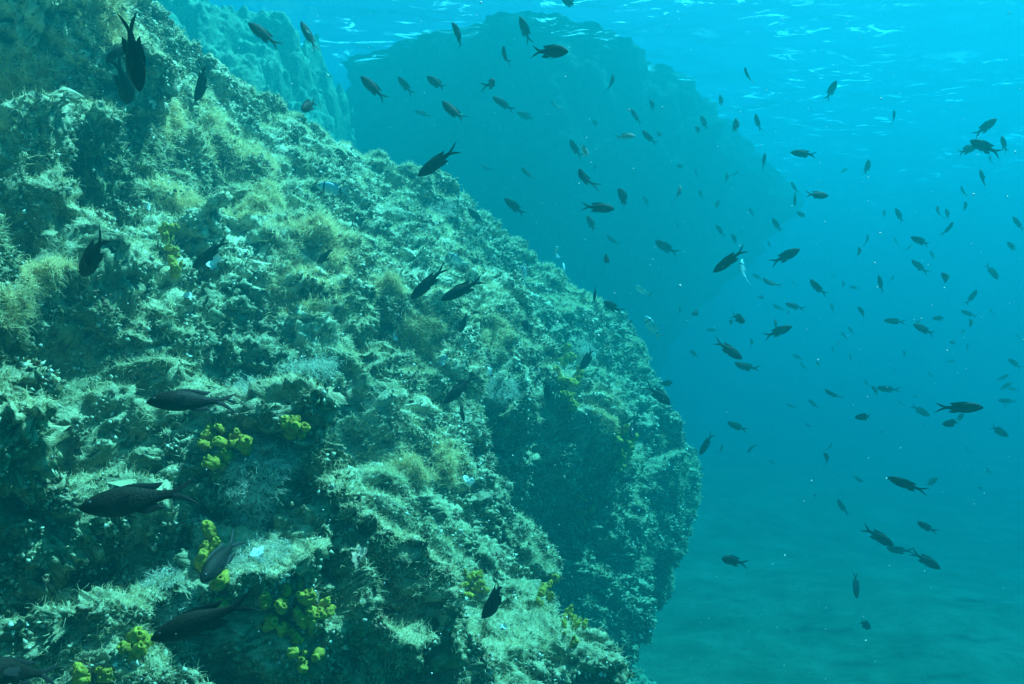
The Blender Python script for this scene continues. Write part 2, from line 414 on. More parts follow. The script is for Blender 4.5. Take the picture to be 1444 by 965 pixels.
# turf: small curled algae flakes over the whole reef (nobody could count it)
def build_turf(n=340000):
    vis = np.where(_front & (RP[:, 2] > -2.2))[0]
    ij = ((RPY[vis] + 60) // CELL).astype(int), ((RPX[vis] + 60) // CELL).astype(int)
    vis = vis[RP[vis, 1] < ZB[ij] + 0.25]
    k = rng.choice(vis, n)
    P = RP[k]; N = RN[k]
    m = perlin(P, 6.0, 71) + 0.8 * perlin(P, 19, 72) + 0.10 * N[:, 2] + 0.10 * (RNS[k][:, 2] < 0.35) - 0.14 * sstep(0.35, 0.65, RNS[k][:, 2]) + 0.02
    keep = m + rng.normal(0, 0.12, n) > -0.08
    P, N = P[keep], N[keep]; n = len(P)
    A = np.cross(N, rng.normal(size=(n, 3))); A /= np.linalg.norm(A, axis=1, keepdims=True)
    U = N * 0.75 + np.array([0, 0, 0.35]) + rng.normal(0, 0.35, (n, 3)); U /= np.linalg.norm(U, axis=1, keepdims=True)
    A = A - (A * U).sum(1, keepdims=True) * U; A /= np.linalg.norm(A, axis=1, keepdims=True)
    C = np.cross(A, U)
    dist = P[:, 1]
    L = (rng.uniform(0.0025, 0.008, n) * (0.58 + 0.17 * dist) * (1.0 - 0.35 * np.clip(N[:, 2], 0, 1)))[:, None]
    Wd = L * rng.uniform(0.25, 0.75, (n, 1)); curl = L * rng.uniform(-0.5, 0.8, (n, 1))
    b = P - N * 0.003
    v = [b - A * Wd * .25, b + A * Wd * .25,
         b + U * L * .55 - A * Wd * .55 + C * curl * .25, b + U * L * .6 + A * Wd * .5 + C * curl * .25,
         b + U * L * .85 - A * Wd * .45 + C * curl, b + U * L * .95 + A * Wd * .40 + C * curl]
    V = np.stack(v, 1).reshape(-1, 3)
    o = (np.arange(n) * 6)[:, None]
    F = np.concatenate([o + np.array([[0, 1, 3, 2]]), o + np.array([[2, 3, 5, 4]])])
    tag(mesh_np('algae_turf', V, F, mat_turf(), smooth=True), kind='stuff')
build_turf()

def strands_np(B, D, L, w, segs, seed, sway=0.42, sag=0.16):
    """B roots, D directions, L lengths -> ribbons"""
    g = np.random.default_rng(seed); n = len(B); p = B.copy(); d = D.copy()
    side = np.cross(d, g.normal(size=(n, 3))); side /= np.linalg.norm(side, axis=1, keepdims=True) + 1e-9
    rows = []
    for i in range(segs + 1):
        ww = (w * (1 - 0.75 * i / segs))[:, None]
        rows += [p - side * ww, p + side * ww]
        d = d + g.normal(0, sway, (n, 3)) + np.array([0.03, 0, -sag]); d /= np.linalg.norm(d, axis=1, keepdims=True)
        p = p + d * (L / segs)[:, None]
    V = np.stack(rows, 1).reshape(-1, 3)
    k = 2 * (segs + 1); o = (np.arange(n) * k)[:, None]
    F = np.concatenate([o + np.array([[2 * i, 2 * i + 1, 2 * i + 3, 2 * i + 2]]) for i in range(segs)])
    return V, F
def build_crust(n=190000):
    """small knobbly growth (bryozoans, coralline lumps) over the wall"""
    vis = np.where(_front & (RP[:, 2] > -2.3))[0]
    ij = ((RPY[vis] + 60) // CELL).astype(int), ((RPX[vis] + 60) // CELL).astype(int)
    vis = vis[RP[vis, 1] < ZB[ij] + 0.35]
    k = rng.choice(vis, n); P = RP[k]; N = RN[k]
    m = 0.7 * perlin(P, 9.0, 141) + 0.6 * perlin(P, 24, 142)
    keep = (m + rng.normal(0, 0.12, n) > 0.02) & (RNS[k][:, 2] < 0.62)
    P, N = P[keep], N[keep]; n = len(P)
    r = (rng.uniform(0.0018, 0.0065, n) * (0.55 + 0.22 * P[:, 1]))[:, None]
    c = P + N * r * rng.uniform(0.0, 1.4, (n, 1))
    J = lambda: rng.uniform(0.45, 1.35, (n, 1))
    A = np.cross(N, rng.normal(size=(n, 3))); A /= np.linalg.norm(A, axis=1, keepdims=True); B = np.cross(N, A)
    V = np.stack([c + A * r * J(), c + B * r * J(), c - A * r * J(), c - B * r * J(), c + N * r * J() * 1.5 + A * r * rng.uniform(-.5, .5, (n, 1)), c - N * r * 1.2], 1).reshape(-1, 3)
    o = (np.arange(n) * 6)[:, None]
    F = np.concatenate([o + np.array([[a, b, 4]]) for a, b in ((0, 1), (1, 2), (2, 3), (3, 0))] + [o + np.array([[b, a, 5]]) for a, b in ((0, 1), (1, 2), (2, 3), (3, 0))])
    t = NT('crust_growth'); p = t.pos()
    col = t.ramp(t.noise(p, 48, 4, 0.7), [(0.34, (0.03, 0.03, 0.016)), (0.47, (0.16, 0.14, 0.07)), (0.57, (0.45, 0.42, 0.27)), (0.68, (0.80, 0.78, 0.66))])
    col = t.mix(t.ramp(t.noise(p, 8, 3), [(0.52, 0.0), (0.66, 0.6)]), col, (0.30, 0.12, 0.07))
    t.bsdf(col, 0.85, None, 0.15)
    tag(mesh_np('crust_growth', V, F, t.m), kind='stuff')
build_crust()
def build_fuzz(n=330000):
    vis = np.where(_front & (RP[:, 2] > -2.0))[0]
    ij = ((RPY[vis] + 60) // CELL).astype(int), ((RPX[vis] + 60) // CELL).astype(int)
    vis = vis[RP[vis, 1] < ZB[ij] + 0.2]
    k = rng.choice(vis, n); P = RP[k]; N = RN[k]; S_ = RNS[k]
    m = 0.8 * perlin(P, 3.2, 121) + 0.5 * perlin(P, 8.0, 122) + 0.45 * (S_[:, 2] - 0.35)
    keep = m + rng.normal(0, 0.10, n) > 0.06
    P, N, S_ = P[keep], N[keep], S_[keep]; n = len(P)
    D = 0.5 * N + 0.5 * S_ + np.array([0.1, 0, 0.35]) + rng.normal(0, 0.4, (n, 3)); D /= np.linalg.norm(D, axis=1, keepdims=True)
    V, F = strands_np(P - N * 0.002, D, rng.uniform(0.008, 0.024, n) * (0.75 + 0.12 * P[:, 1]), 0.00035 + 0.00026 * P[:, 1], 3, 5)
    tag(mesh_np('algae_fuzz', V, F, mat_strand('fuzz_algae', (0.60, 0.49, 0.24), (0.90, 0.78, 0.48), 0.5)), kind='stuff')
build_fuzz()

# ------------------------------------------------------------------ the far cliff
def build_cliff():
    nz, na = 260, 520
    K = 1.38
    z = np.linspace(Z_BED - 0.6, Z_SURF + 0.12, nz) / K
    xr = np.interp(z, [-3, -2.3, -0.9, -0.1, 0.37, 0.91, 1.51, 1.8, 2.0, 2.3, 2.6], [1.6, 1.45, 1.35, 1.5, 1.75, 2.15, 2.62, 2.78, 2.82, 2.72, 2.5])
    xl = np.interp(z, [-3, 0, 2.6], [-3.2, -2.2, -1.5])
    cx, hw = (xr + xl) / 2, (xr - xl) / 2
    yf = np.interp(z, [-3, -0.5, 1.0, 1.8, 2.6], [7.2, 7.4, 7.2, 7.0, 6.9])
    hd = np.full(nz, 2.8); cyy = yf + hd
    a = np.linspace(0, 2 * math.pi, na, endpoint=False)
    ca, sa = np.cos(a), np.sin(a)
    ex = np.sign(ca) * np.abs(ca) ** 0.95; ey = np.sign(sa) * np.abs(sa) ** 0.95
    X = cx[:, None] + hw[:, None] * ex; Y = cyy[:, None] + hd[:, None] * ey
    back = 3.4 * np.clip((ex + 0.35) / 1.35, 0, 1) ** 2 + 0 * Y            # the right flank runs away from us
    X = np.where(X > 0, X * (Y * 0.4 + cyy[:, None] * 0.6 + back - 1.4) / (cyy[:, None] - 1.4), X); Y = Y + back
    P = np.stack([X, Y, np.broadcast_to(z[:, None], X.shape)], -1).reshape(-1, 3) * K
    Nn = np.stack([np.broadcast_to(ca, X.shape), np.broadcast_to(sa, X.shape), np.zeros_like(X)], -1).reshape(-1, 3)
    d = 0.34 * perlin(P, 0.55, 80) + 0.46 * perlin(P, 1.0, 81) + 0.20 * perlin(P, 1.9, 82) + 0.12 * perlin(P, 4.0, 83) + 0.07 * perlin(P, 10, 84) + 0.04 * perlin(P, 22, 85)
    P = P + Nn * d[:, None]
    top = np.array([[cx[-1] * K, cyy[-1] * K, Z_SURF + 0.15]])
    F = grid_faces(nz, na, wrap=True)
    V = np.concatenate([P, top]); k = len(P)
    base = (nz - 1) * na
    cap = np.array([[base + i, base + (i + 1) % na, k, k] for i in range(na)])
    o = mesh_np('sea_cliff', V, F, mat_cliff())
    tag(o, 'dark undercut cliff in shade behind the reef, reaching up to the water surface', 'cliff')
build_cliff()

def build_shoal():
    """pale sunlit rock slope behind the crest, rising to the surface"""
    n, m = 420, 300
    a = np.linspace(0, 1, n)[:, None]; b = np.linspace(0, 1, m)[None, :]
    X = -7.0 + (6.55 - 0.7 * b) * a; Y = 3.9 + 4.5 * b + 0.5 * a
    Z = 0.55 + (Z_SURF + 0.05 - 0.55) * b - 2.4 * np.clip((a - 0.80) / 0.20, 0, 1) ** 2.2
    back = 2.8 * np.clip((a - 0.55) / 0.45, 0, 1) ** 2 + 0 * b
    X = X * (Y + back) / Y; Y = Y + back
    P = np.stack([X, Y, Z + 0 * a], -1).reshape(-1, 3)
    N = np.array([0.25, -0.6, 0.76])
    d = 0.20 * perlin(P, 0.8, 111) + 0.22 * perlin(P, 1.9, 112) + 0.09 * perlin(P, 4.7, 113) + 0.06 * perlin(P, 10, 114) + 0.035 * perlin(P, 22, 115) + 0.02 * perlin(P, 45, 116) - 0.22 * np.clip(0.12 - np.abs(perlin(P, 1.4, 118)), 0, 1) / 0.12 + 0.16 * np.abs(perlin(P, 2.7, 119))
    P = P + N * d[:, None]
    P[:, 2] = np.minimum(P[:, 2], Z_SURF + 0.2)
    o = mesh_np('shoal_rock', P, grid_faces(n, m), bpy.data.materials['reef_rock'])
    tag(o, 'pale sunlit rock slope behind the reef crest, hazy, rising to the rippled surface', 'rock')
build_shoal()

# ------------------------------------------------------------------ growth on the reef
def frame(nrm, up=Vector((0, 0, 1))):
    z = (nrm * 0.7 + up * 0.45).normalized()
    return z.to_track_quat('Z', 'Y')
def tuft_mesh(name, n, h, r, mat, branch=False, droop=0.5, width=0.0009, seed=0):
    g = np.random.default_rng(seed)
    V, F = [], []
    def strand(b, d, L, w, segs=4):
        side = np.cross(d, g.normal(size=3)); side /= np.linalg.norm(side) + 1e-9
        p = b.copy(); o = len(V); dd = d.copy(); path = []
        for i in range(segs + 1):
            ww = w * (1 - 0.8 * i / segs)
            V.append(p - side * ww); V.append(p + side * ww); path.append((p.copy(), dd.copy()))
            dd = dd + g.normal(0, 0.36, 3) + np.array([0, 0, -0.10 * droop]); dd /= np.linalg.norm(dd)
            p = p + dd * L / segs
        for i in range(segs): F.append((o + 2 * i, o + 2 * i + 1, o + 2 * i + 3, o + 2 * i + 2))
        return path
    for _ in range(n):
        a = g.uniform(0, 2 * math.pi); q = r * math.sqrt(g.uniform(0, 1))
        b = np.array([math.cos(a) * q, math.sin(a) * q, -0.012])
        lean = q / r
        d = np.array([math.cos(a) * lean, math.sin(a) * lean, 1.0 - 0.3 * lean]) + g.normal(0, 0.3, 3); d /= np.linalg.norm(d)
        L = h * g.uniform(0.5, 1.15)
        path = strand(b, d, L, width, 5)
        if branch:
            for (p, dd) in path[2:]:
                for _k in range(2):
                    d2 = dd + g.normal(0, 0.6, 3); d2 /= np.linalg.norm(d2)
                    strand(p, d2, L * 0.3, width * 0.8, 3)
    return mesh_np(name, np.array(V), np.array(F), mat)
M_BEIGE = mat_strand('beige_algae', (0.78, 0.56, 0.25), (0.92, 0.74, 0.42), 0.55)
M_WHITE = mat_strand('pale_algae', (0.46, 0.45, 0.32), (0.78, 0.77, 0.62), 0.35)
TUFTS = [  # px, py, radius px, kind, label
    (435, 300, 46, 'b', 'large soft mat of beige hair algae below the pale blue banded fish'),
    (485, 345, 32, 'b', 'beige hair algae clump behind the tiny dark fish on the slope'),
    (300, 182, 42, 'b', 'tawny hair algae mat on the crest right of the overhang'),
    (255, 165, 28, 'b', 'tawny algae wisp beside the dark overhang under two upright fish'),
    (372, 205, 30, 'b', 'thin tan algae mat high on the slope near the crest'),
    (425, 415, 40, 'b', 'greyish hair algae mat lower on the sunlit slope'),
    (340, 292, 28, 'b', 'tan hair algae on a bright knob of the slope'),
    (255, 268, 26, 'b', 'wispy tan algae at the rim below the dark overhang'),
    (380, 262, 24, 'b', 'small brown hair algae clump in the upper slope'),
    (700, 460, 26, 'b', 'brownish hair algae in the middle of the reef beside a small steep fish'),
    (600, 460, 24, 'b', 'olive hair algae patch under the pair of dark fish'),
    (545, 380, 22, 'b', 'pale hair algae patch between the tiny fish and the pair'),
    (140, 30, 34, 'b', 'orange brown algae tuft at the top of the near rock'),
    (35, 85, 30, 'b', 'rust brown algae tuft at the dark notch of the near rock'),
    (60, 372, 32, 'b', 'rusty algae tuft on the near rock behind the slanting fish'),
    (25, 430, 26, 'b', 'brown fuzzy algae tuft on the near rock ledge at the picture edge'),
    (640, 640, 24, 'b', 'grey fuzzy algae in the shaded lower wall'),
    (560, 645, 24, 'b', 'grey green hair algae hanging on the middle wall'),
    (860, 585, 20, 'b', 'dull hair algae beside the tall yellow sponge strip'),
    (425, 505, 36, 'w', 'bushy white branching algae on the brow of the wall'),
    (340, 540, 28, 'w', 'white feathery algae around the tail of the sideways fish'),
    (352, 668, 36, 'w', 'white bushy algae right below the yellow lobed sponge'),
    (362, 770, 36, 'w', 'pale bushy algae beside the grey blue fish'),
    (345, 700, 24, 'w', 'whitish feathery algae spray near the tail of the biggest fish'),
    (395, 640, 20, 'w', 'small pale algae sprig on the wall under the small yellow sponge'),
    (822, 475, 22, 'w', 'pale branching algae sprig on the far brow of the reef'),
    (612, 285, 22, 'w', 'pale crusty algae rosette near the reef crest'),
    (700, 540, 18, 'w', 'pale feathery sprig above a steep dark fish on the wall'),
    (225, 800, 24, 'w', 'dim feathery algae on the shaded near wall'),
    (245, 860, 22, 'w', 'dim pale algae sprig above the lowest big fish'),
]
for k, (px, py, rp, kd, lab) in enumerate(TUFTS):
    hit = reef_at(px, py)
    if hit is None: continue
    p, nrm = hit; r = rp * p.y / FPX
    if kd == 'b':
        pv = np.array(p); g = np.random.default_rng(k)
        dd = np.linalg.norm((RP - pv) * np.array([1, 0.8, 1.0]), axis=1) / r
        c_ = np.where((dd < 1.6) & _front)[0]
        wgt = np.exp(-dd[c_] ** 2 * 1.3) * (0.15 + sstep(-0.25, 0.3, perlin(RP[c_], 9, 130 + k % 7)))
        kk = g.choice(c_, 2600, p=wgt / wgt.sum()); B_ = RP[kk]; Nn = RNS[kk]
        D_ = 0.55 * Nn + np.array([0.15, -0.1, 0.5]) + g.normal(0, 0.38, B_.shape); D_ /= np.linalg.norm(D_, axis=1, keepdims=True)
        V_, F_ = strands_np(B_ - pv, D_, g.uniform(0.4, 1.1, len(kk)) * (0.022 + 0.22 * r), np.full(len(kk), 0.0004 + 0.00028 * p.y), 5, k, 0.5, 0.22)
        o = mesh_np('hair_algae', V_, F_, M_BEIGE)
        tag(o, lab, 'algae', 'beige hair algae mats')
    else:
        o = tuft_mesh('branching_algae', 420, 0.015 + 0.36 * r, r * 1.0, M_WHITE, True, 1.8, 0.0003 + 0.00022 * p.y, k)
        tag(o, lab, 'algae', 'pale branching algae')
    o.location = p
    if kd == 'w': o.rotation_mode = 'QUATERNION'; o.rotation_quaternion = frame(nrm)

M_YEL = mat_sponge('yellow_sponge', (0.20, 0.14, 0.012), (0.46, 0.32, 0.03))
M_PEACH = mat_sponge('peach_sponge', (0.42, 0.27, 0.17), (0.62, 0.42, 0.28))
M_PALE = mat_sponge('white_crust', (0.50, 0.52, 0.48), (0.85, 0.86, 0.82))
def add_blob(V, F, c, rad, axis, seed, hole=0.0):
    """one lobe: lumpy capsule with a sunken mouth at its tip"""
    nu, nv = 16, 12
    axis = axis.normalized(); q = axis.to_track_quat('Z', 'Y'); o = len(V)
    rings = []
    for i in range(nv + 1):
        t = i / nv
        if t < 0.8:
            a = t / 0.8 * math.pi * 0.82; zz = -math.cos(a); rr = math.sin(a)
        else:                                            # mouth turned inwards
            f = (t - 0.8) / 0.2; zz = 0.845 - hole * f * 1.2; rr = 0.535 * (1 - 0.35 * hole - 0.6 * f if hole else 1 - f)
            rr = max(rr, 0.02)
            if not hole: zz = 0.845 + 0.155 * f
        rings.append((zz, rr))
    pts = np.array([[math.cos(2 * math.pi * j / nu) * rr * rad, math.sin(2 * math.pi * j / nu) * rr * rad, zz * rad * 1.25]
                    for zz, rr in rings for j in range(nu)])
    pts = pts * (1 + 0.6 * perlin(pts + seed * 3.1, 1.1 / rad, 91))[:, None]
    for v in pts:
        w = q @ Vector(v) + c; V.append((w.x, w.y, w.z))
    for f in grid_faces(nv + 1, nu, True): F.append(tuple(int(o + x) for x in f))
def sponge(px, py, wpx, hpx, nl, label, seed, rl=9.0):
    """a cluster of lobes scattered over an oval of the wall"""
    g = random.Random(seed); hit = reef_at(px, py)
    if hit is None: return
    c0, n0 = hit
    root = bpy.data.objects.new('yellow_sponge', None); root.empty_display_size = 0.02; root.location = c0; COL.objects.link(root)
    made = 0
    for i in range(int(nl * 2.2)):
        a = g.uniform(0, 6.283); q = math.sqrt(g.uniform(0, 1))
        h = reef_at(px + math.cos(a) * q * wpx * 1.12, py + math.sin(a) * q * hpx * 1.12)
        if h is None or abs(h[0].y - c0.y) > 0.32 + 0.12 * c0.y: continue
        p, nn = h; rad = rl * 0.92 * g.uniform(0.4, 1.0) * p.y / FPX
        ax = (nn + Vector((g.uniform(-.6, .6), g.uniform(-.6, .6), g.uniform(-.1, .8)))).normalized()
        V, F = [], []
        q_ = p - c0 + ax * rad * 0.5
        for s_ in range(3):                              # a short crooked finger of three overlapping lobes
            add_blob(V, F, q_, rad * (1.1 - 0.14 * s_), ax, seed + i * 3 + s_, 0.7 if s_ == 2 else 0.0)
            ax = (ax + Vector((g.uniform(-.4, .4), g.uniform(-.4, .4), g.uniform(-.2, .5)))).normalized()
            q_ = q_ + ax * rad * 0.8
        lobe = mesh_np('lobe', np.array(V), np.array(F), M_YEL); lobe.parent = root; made += 1
    if not made: bpy.data.objects.remove(root); return
    tag(root, label, 'sponge', 'yellow sponges on the reef')
SPONGES = [
    (322, 622, 30, 22, 10, 'bright yellow lobed sponge with open mouths at the brow of the near wall', 9),
    (318, 652, 16, 12, 4, 'small yellow sponge lobe just under the bright lobed sponge', 9),
    (302, 785, 16, 34, 9, 'yellow knobbly sponge ridge partly hidden by the grey blue fish', 10),
    (318, 848, 12, 6, 3, 'tiny yellow sponge knobs over the back of the lowest big fish', 7),
    (200, 908, 20, 14, 5, 'dim yellow sponge lump at the nose of the lowest big fish', 10),
    (134, 955, 22, 14, 5, 'bright yellow sponge lump at the bottom edge near the dark corner', 11),
    (418, 860, 40, 36, 16, 'broad olive yellow sponge spreading down the wall beside the lit ledge', 9),
    (432, 915, 16, 22, 7, 'yellow sponge fingers hanging below the broad olive sponge', 8),
    (415, 602, 18, 14, 6, 'small olive yellow sponge right of the bright lobed sponge', 8),
    (242, 338, 12, 14, 4, 'small yellow sponge above the dark slanting hollow on the upper rock', 7),
    (252, 375, 8, 14, 4, 'yellow sponge drops under the small upper yellow sponge', 6),
    (668, 818, 18, 18, 8, 'yellow branching sponge left of the steep fish over the ledge', 6),
    (806, 530, 16, 42, 16, 'tall strip of yellow sponge knobs on the far wall', 6),
    (884, 640, 14, 34, 12, 'pale yellow sponge knobs near the outer edge of the wall', 6),
    (826, 718, 6, 16, 5, 'faint yellow sponge streak in the deep shade of the far wall', 5),
    (775, 830, 16, 16, 7, 'olive yellow sponge knobs on the outer ledge', 6),
    (812, 880, 14, 24, 7, 'dull yellow sponge spots on the outer edge of the lit ledge', 5),
]
for k, a in enumerate(SPONGES): sponge(*a[:6], 200 + k * 7, a[6])

def plate(px, py, rpx, mat, name, label, cat, seed, hole=False, group=None):
    """an irregular curled plate with thickness growing off the wall"""
    hit = reef_at(px, py)
    if hit is None: return
    p, nrm = hit; r = rpx * p.y / FPX; g = np.random.default_rng(seed)
    nr, na = 9, 30; V = []
    ph = g.uniform(0, 6.28, 4)
    for side in (1, -1):
        for i in range(nr):
            t = i / (nr - 1); t2 = (0.22 + 0.78 * t) if hole else t
            for j in range(na):
                a = 2 * math.pi * j / na
                rr = r * t2 * (1 + 0.26 * math.sin(2 * a + ph[0]) + 0.2 * math.sin(3 * a + ph[1]) + 0.12 * math.sin(7 * a + ph[2]))
                zz = r * (0.45 * t ** 2 * math.sin(2 * a + ph[3]) + (0.3 * t ** 2 if hole else 0.1 * t)) + side * r * 0.10 * math.sqrt(max(0, 1 - t ** 4)) + r * 0.15
                V.append((rr * math.cos(a), rr * math.sin(a) * 1.2, zz))
    F = [tuple(f) for f in grid_faces(nr, na, True)] + [tuple(x + nr * na for x in f[::-1]) for f in grid_faces(nr, na, True)]
    for ring in ((nr - 1) * na, 0):
        for j in range(na):
            j2 = (j + 1) % na; b = ring + nr * na
            F.append((ring + j, ring + j2, b + j2, b + j))
    V = np.array(V); V += (perlin(V, 5 / r * 0.35, seed % 50)[:, None]) * r * 0.10
    o = mesh_np(name, V, np.array(F), mat)
    o.location = p; o.rotation_mode = 'QUATERNION'
    q = (nrm * 0.45 + (-p).normalized() * 0.75).normalized().to_track_quat('Z', 'Y')
    o.rotation_quaternion = q
    tag(o, label, cat, group)
plate(507, 783, 13, M_PEACH, 'plate_sponge', 'peach coloured flat sponge with a dark mouth in the shaded hollow', 'sponge', 5, True)
for k, a in enumerate([
    (300, 362, 13, 'bright white shell crust behind the dark fish on the upper slope'),
    (265, 412, 7, 'white pointed shell fragment below the small yellow sponge'),
    (356, 775, 13, 'white crusty patch among the bushy algae by the grey blue fish'),
    (224, 148, 6, 'white speck of shell beside the dark overhang'),
    (243, 257, 6, 'bluish white shell chip in the tan algae under the overhang'),
    (693, 530, 8, 'pale blue crust spot high on the middle wall'),
    (618, 504, 7, 'round white crust spots on the middle wall'),
    (665, 672, 8, 'whitish crust patch in the shaded part of the middle wall'),
    (200, 288, 5, 'tiny white shell chip at the lower rim of the overhang'),
    (560, 470, 5, 'small white shell speck in the middle of the slope'),
    (710, 878, 5, 'small bright crust speck on the lit ledge'),
    (840, 955, 5, 'pale crust speck at the outer foot of the ledge'),
]): plate(a[0], a[1], a[2] * 0.8, M_PALE, 'white_crust', a[3], 'crust', 60 + k, False, 'white crusts and shell bits')

# ------------------------------------------------------------------ fish
def bendf(V, b):
    V = np.array(V, float)
    t = 0.5 - V[:, 0]
    V[:, 1] += b * (t ** 2) * 0.9 - b * 0.18
    V[:, 0] += abs(b) * 0.25 * t ** 2
    return V
TT = [0, .03, .08, .15, .24, .35, .48, .62, .75, .87, 1.0]
TOP = [.004, .035, .066, .098, .125, .142, .143, .122, .085, .052, .040]
BOT = [.004, .028, .055, .085, .115, .138, .142, .118, .080, .048, .038]
WID = [.003, .024, .042, .056, .067, .073, .070, .056, .036, .020, .012]
def fish_body(nx=26, na=14):
    V = []
    for i in range(nx):
        t = (i / (nx - 1)) ** 1.25
        x = 0.5 - 0.78 * t
        tp, bt, wd = np.interp(t, TT, TOP), np.interp(t, TT, BOT), np.interp(t, TT, WID)
        for j in range(na):
            a = 2 * math.pi * j / na; c, s_ = math.cos(a), math.sin(a)
            V.append((x, wd * np.sign(c) * abs(c) ** 0.9, (tp if s_ > 0 else bt) * s_))
    F = [tuple(f) for f in grid_faces(nx, na, True)]
    V.append((0.503, 0, 0)); k = len(V) - 1
    F += [((j + 1) % na, j, k, k) for j in range(na)]
    V.append((-0.285, 0, 0)); k2 = len(V) - 1; b = (nx - 1) * na
    F += [(b + j, b + (j + 1) % na, k2, k2) for j in range(na)]
    return V, F
def strip(up, lo, th=0.004, n=14):
    """a fin: plate between two outlines, thicker in its middle"""
    up, lo = np.array(up, float), np.array(lo, float); V = []
    tt = np.linspace(0, 1, n)
    def rs(p):
        k = np.linspace(0, 1, len(p)); return np.stack([np.interp(tt, k, p[:, 0]), np.interp(tt, k, p[:, 1])], -1)
    A, B = rs(up), rs(lo)
    for sd_ in (1, -1):
        for r_ in range(4):
            f = r_ / 3; Pm = A * (1 - f) + B * f
            w = th * (1.0 if r_ in (1, 2) else 0.15) * sd_
            for (x, z) in Pm: V.append((x, w, z))
    F = [tuple(f[::-1]) for f in grid_faces(4, n)] + [tuple(x + 4 * n for x in f) for f in grid_faces(4, n)]
    return V, F
def join(parts):
    V, F = [], []
    for v, f in parts:
        o = len(V); V += list(map(tuple, v)); F += [tuple(x + o for x in q) for q in f]
    return V, F
def fin_tail():
    u = strip([(-.26, .040), (-.32, .062), (-.42, .110), (-.505, .150)], [(-.26, -.004), (-.33, .006), (-.385, .040), (-.50, .142)])
    l = strip([(-.26, .004), (-.33, -.006), (-.385, -.040), (-.495, -.146)], [(-.26, -.040), (-.32, -.062), (-.42, -.112), (-.50, -.154)])
    return join([u, l])
def fin_dorsal():
    return strip([(.25, .118), (.18, .150), (.08, .164), (-.04, .150), (-.12, .136), (-.205, .130)], [(.25, .10), (.14, .115), (.04, .115), (-.05, .095), (-.12, .070), (-.15, .072), (-.20, .124)], 0.005)
def fin_anal():
    return strip([(.02, -.115), (-.04, -.100), (-.10, -.075), (-.14, -.066), (-.195, -.118)], [(.02, -.125), (-.04, -.152), (-.10, -.150), (-.15, -.138), (-.205, -.124)], 0.005)
def fin_pelvic():
    return join([([(x, y * 1 + s_ * 0.025, z) for x, y, z in strip([(.18, -.10), (.12, -.12), (.03, -.175)], [(.13, -.11), (.09, -.15), (.02, -.185)], 0.003, 8)[0]],
                  strip([(.18, -.10), (.12, -.12), (.03, -.175)], [(.13, -.11), (.09, -.15), (.02, -.185)], 0.003, 8)[1]) for s_ in (-1, 1)])
def fin_pectoral(s_):
    v, f = strip([(.21, .0), (.14, .035), (.05, .045)], [(.21, -.03), (.15, -.05), (.07, -.055)], 0.002, 8)
    return [(x, s_ * (0.058 + 0.35 * (0.21 - x)) + y, z - 0.02) for x, y, z in v], f
def eye_geo(s_):
    V = []; nu, nv = 12, 7
    for i in range(nv):
        a = math.pi * i / (nv - 1)
        for j in range(nu):
            b = 2 * math.pi * j / nu
            V.append((0.405 + 0.026 * math.sin(a) * math.cos(b), s_ * 0.043 + 0.013 * math.cos(a), 0.028 + 0.026 * math.sin(a) * math.sin(b)))
    return V, [tuple(f) for f in grid_faces(nv, nu, True)]
M_DARK = mat_fish('damselfish_skin', (0.020, 0.015, 0.009), (0.011, 0.009, 0.007), (0.050, 0.048, 0.034))
M_FIN = mat_plain('damselfish_fin', (0.012, 0.010, 0.009), 0.6)
M_EYE = mat_plain('fish_eye', (0.015, 0.015, 0.015), 0.4, 0.3)
M_SILV = mat_fish('silver_skin', (0.16, 0.15, 0.10), (0.45, 0.46, 0.42), (0.75, 0.76, 0.74))
M_BREAM = mat_bream()
M_PFIN = mat_plain('pale_fin', (0.50, 0.58, 0.60), 0.5)
BENDS = [0.0, 0.45, -0.45, 0.9, -0.9]
def make_meshes(skin, fin, prefix):
    out = []
    for b in BENDS:
        def mk(nm, g, m):
            o = mesh_np(nm, bendf(g[0], b), np.array(g[1]), m, link=False); me = o.data
            bpy.data.objects.remove(o); return me
        d = {'body': mk(prefix, fish_body(), skin), 'tail_fin': mk('tail_fin', fin_tail(), fin), 'dorsal_fin': mk('dorsal_fin', fin_dorsal(), fin),
             'anal_fin': mk('anal_fin', fin_anal(), fin), 'pelvic_fin': mk('pelvic_fin', fin_pelvic(), fin),
             'pectoral_fin': [mk('pectoral_fin', fin_pectoral(s_), fin) for s_ in (1, -1)], 'eye': [mk('eye', eye_geo(s_), M_EYE) for s_ in (1, -1)]}
        d['far'] = mk(prefix, join([fish_body(14, 10), fin_tail(), fin_dorsal(), fin_anal()]), skin)
        out.append(d)
    return out
MESH_D = make_meshes(M_DARK, M_FIN, 'damselfish')
MESH_S = make_meshes(M_SILV, M_FIN, 'damselfish')
MESH_B = make_meshes(M_BREAM, M_PFIN, 'seabream')

